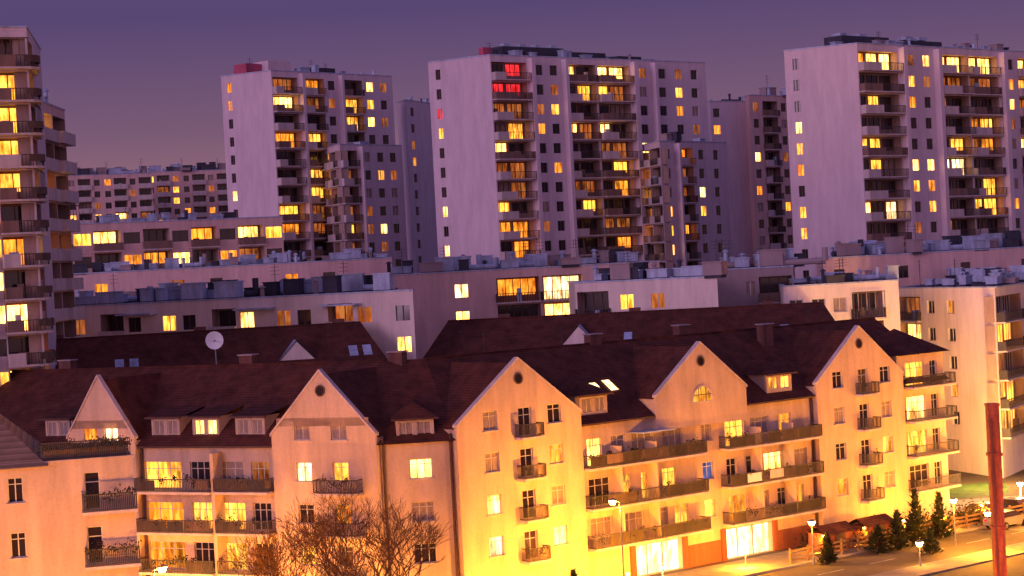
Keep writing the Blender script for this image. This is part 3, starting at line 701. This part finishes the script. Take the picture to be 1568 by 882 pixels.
# mast
b = Bld('red_steel_mast'); p = S(1521, 622, 80); zt = p.z; F = Fr((p.x-.23, p.y), (p.x+.23, p.y)); mx_, my_ = p.x, p.y
b.box('column', 'mast_red', F, 0, .46, -.46, 0, GZ, zt)
for z in range(0, int(zt), 3): b.box('flanges', 'mast_red', F, -.05, .51, -.51, .05, z, z+.12)
b.box('cap', 'mast_red', F, -.03, .49, -.49, .03, zt+.002, zt+.1); b.box('conduit', 'brick_red', F, .05, .13, .004, .07, GZ, zt-.5); b.box('base', 'plaster_grey', F, -.3, .76, -.76, .3, GZ, GZ+.5); b.done()

def car(name, p, yaw, paint):
    t = Bld(name); c, s = math.cos(yaw), math.sin(yaw)
    T = lambda x, y, z: (p[0]+x*c-y*s, p[1]+x*s+y*c, GZ+z)
    prof = [(-2.1, .35), (-2.15, .75), (-2.0, .95), (-1.0, 1.0), (1.15, 1.0), (1.95, .85), (2.15, .6), (2.1, .33)]
    cab = [(-1.75, .96), (-1.15, 1.43), (.35, 1.45), (1.15, .98)]
    for y in (-.86, .86): t.poly('body', paint, [T(x, y, z) for x, z in prof])
    for k in range(len(prof)):
        a, e = prof[k], prof[(k+1) % len(prof)]; t.poly('body', paint, [T(a[0], -.86, a[1]), T(e[0], -.86, e[1]), T(e[0], .86, e[1]), T(a[0], .86, a[1])])
    L_ = [T(x, -(.82 if z < 1.2 else .66), z) for x, z in cab]; R_ = [T(x, (.82 if z < 1.2 else .66), z) for x, z in cab]
    t.poly('side_glass', 'glass_dark', L_); t.poly('side_glass', 'glass_dark', R_)
    for k in range(3): t.poly('windscreen' if k != 1 else 'roof', 'glass_dark' if k != 1 else paint, [L_[k], L_[k+1], R_[k+1], R_[k]])
    for x in (-1.35, 1.35):
        for y in (-.87, .87): t.tube('wheels', 'rubber', T(x, y-.11, .32), T(x, y+.11, .32), .32, n=14); t.tube('hubs', 'steel_grey', T(x, y-.12, .32), T(x, y+.12, .32), .18, n=10)
    for y in (-.6, .6): t.poly('headlights', 'dish_white', [T(2.16, y-.18, .6), T(2.16, y+.18, .6), T(2.0, y+.18, .82), T(2.0, y-.18, .82)]); t.poly('tail_lights', 'lit_red', [T(-2.17, y-.15, .7), T(-2.17, y+.15, .7), T(-2.1, y+.15, .88), T(-2.1, y-.15, .88)])
    t.done()
yr = math.atan2(uR.y, uR.x)
car('parked_car', rp(47, 8.3), yr, 'car_silver'); car('parked_car', rp(53.5, 8.3), yr, 'car_darkblue')
car('parked_car', S(1500, 760, 172)[:2], yr+1.57, 'car_silver'); car('parked_car', S(1545, 760, 174)[:2], yr+1.57, 'car_darkblue')

# ------------------------------------------------------------------ lamps
SOD = (1, .345, .02)
def lamp(x, y, zh, power, col=SOD, arm=(0, 0), glow='lamp_glow', name='street_lamp', rad=.25, k=1.0):
    t = Bld(name); hx, hy = x+arm[0], y+arm[1]
    t.tube('pole', 'steel_grey', (x, y, GZ), (x, y, zh+.1), .06*k, .05*k, n=8); t.tube('foot', 'steel_grey', (x, y, GZ), (x, y, GZ+.5), .1*k, n=8)
    if arm != (0, 0): t.tube('arm', 'steel_grey', (x, y, zh+.1), (hx, hy, zh+.25), .05, n=6)
    t.tube('head', 'steel_grey', (hx, hy, zh+.2*k), (hx, hy, zh+.34*k), .32*k, .12*k, n=10)
    t.tube('lens', glow, (hx, hy, zh-.12*k), (hx, hy, zh+.198*k), .18*k, .3*k, n=10); e = t.done()
    l = bpy.data.lights.new('bulb', 'POINT'); l.energy = power; l.color = col; l.shadow_soft_size = rad
    o = bpy.data.objects.new('bulb', l); o.location = (hx, hy, zh-.2-.3*k); scene.collection.objects.link(o); o.parent = e
for s, w, z, pw in ((2.1, 9, 6.6, 7000), (54, 8, 4.5, 7000), (46, 16, 4.0, 8000), (62, 16, 4, 7000), (34, 17, 2.4, 6500)):  # lamps on the far pavement are added to brighten the street
    p = rp(s, w); lamp(p[0], p[1], z, pw, arm=(-.5, .6))
for s, pw in ((-4.5, 3000), (.5, 3200), (6.5, 4000), (10, 3800), (18.9, 4200), (28, 3800), (33, 3000), (38, 3000), (43, 3000), (48.5, 3000)):
    p = rp(s, 4.6); lamp(p[0], p[1], .6, pw, name='added_facade_lamp', k=.5)  # low lamps added so the right wing's light fades upwards
for s in (-20.5, -15, -9.5, -4, 1.5, 6):
    p = fL(s, 5.5, 0); lamp(p[0], p[1], .8, 2700, name='added_facade_lamp', k=.5)  # low lamps added in front of the left wing to light its base
p = S(235, 876, 115); lamp(p.x, p.y, p.z, 8500, arm=(.4, .6))
p = S(90, 876, 97); lamp(p.x, p.y, 5.0, 9000)
p = S(-40, 876, 96); lamp(p.x, p.y, 4.5, 6500)
lamp(mx_-3.0, my_-7, 7.5, 3200)  # added lamp below the view, there to light the mast
p = S(1243, 802, 152); lamp(p.x, p.y, p.z, 1200, name='path_lamp')
p = S(1460, 768, 158); lamp(p.x, p.y, p.z, 2600, name='path_lamp')
p = S(1562, 742, 178); lamp(p.x, p.y, p.z, 14000, col=(1, .66, .28), glow='lamp_white')
p = S(1500, 680, 194); lamp(p.x+1.0, p.y-1, 4.0, 12000, col=(1, .48, .12))  # added lamp that brightens the side wall of the white block
p = S(1408, 838, 148); lamp(p.x, p.y, p.z+.2, 400, name='path_lamp')

# ------------------------------------------------------------------ world, sun, camera
w = bpy.data.worlds.new('World'); scene.world = w; w.use_nodes = True; nt = w.node_tree
bg = nt.nodes['Background']
tc = nt.nodes.new('ShaderNodeTexCoord'); sx = nt.nodes.new('ShaderNodeSeparateXYZ'); nt.links.new(tc.outputs['Generated'], sx.inputs[0])
def mrange(sock, a, c, d, e):
    m = nt.nodes.new('ShaderNodeMapRange'); m.inputs['From Min'].default_value = a; m.inputs['From Max'].default_value = c
    m.inputs['To Min'].default_value = d; m.inputs['To Max'].default_value = e; nt.links.new(sock, m.inputs['Value']); return m.outputs[0]
cr = nt.nodes.new('ShaderNodeValToRGB'); nt.links.new(mrange(sx.outputs['Z'], -.05, .6, 0, 1), cr.inputs[0])
els = [(0, (.22, .09, .08)), (.077, (.44, .20, .19)), (.12, (.34, .16, .19)), (.19, (.19, .102, .175)), (.277, (.098, .062, .170)), (.45, (.11, .08, .22)), (1, (.12, .10, .27))]
r = cr.color_ramp; r.elements[0].position = 0; r.elements[0].color = (*els[0][1], 1); r.elements[1].position = 1; r.elements[1].color = (*els[-1][1], 1)
for p, c in els[1:-1]: e = r.elements.new(p); e.color = (*c, 1)
# afterglow in the western half of the sky (behind the viewer)
mm = nt.nodes.new('ShaderNodeMath'); mm.operation = 'MULTIPLY'
nt.links.new(mrange(sx.outputs['Y'], .1, -.9, 0, 1), mm.inputs[0]); nt.links.new(mrange(sx.outputs['Z'], 0, .75, 1, 0), mm.inputs[1])
vs = nt.nodes.new('ShaderNodeVectorMath'); vs.operation = 'SCALE'; vs.inputs[0].default_value = (.56, .28, .38); nt.links.new(mm.outputs[0], vs.inputs['Scale'])
va = nt.nodes.new('ShaderNodeVectorMath'); va.operation = 'ADD'; nt.links.new(cr.outputs[0], va.inputs[0]); nt.links.new(vs.outputs[0], va.inputs[1])
nt.links.new(va.outputs[0], bg.inputs['Color']); bg.inputs['Strength'].default_value = 1.0
sd = bpy.data.lights.new('afterglow_sun', 'SUN'); sd.energy = .82; sd.angle = math.radians(25); sd.color = (1, .60, .92)
so = bpy.data.objects.new('afterglow_sun', sd); scene.collection.objects.link(so)
so.rotation_euler = Vector((.66, .73, -.18)).to_track_quat('-Z', 'Y').to_euler()
cd = bpy.data.cameras.new('camera'); cam = bpy.data.objects.new('camera', cd); scene.collection.objects.link(cam)
cd.sensor_width = 36; cd.lens = 36*F_/1568; cd.clip_start = 1; cd.clip_end = 8000
cam.location = (0, 0, CAMZ); cam.rotation_euler = CR.to_euler(); scene.camera = cam
scene.view_settings.view_transform = 'Standard'; scene.view_settings.look = 'None'; scene.view_settings.exposure = 0
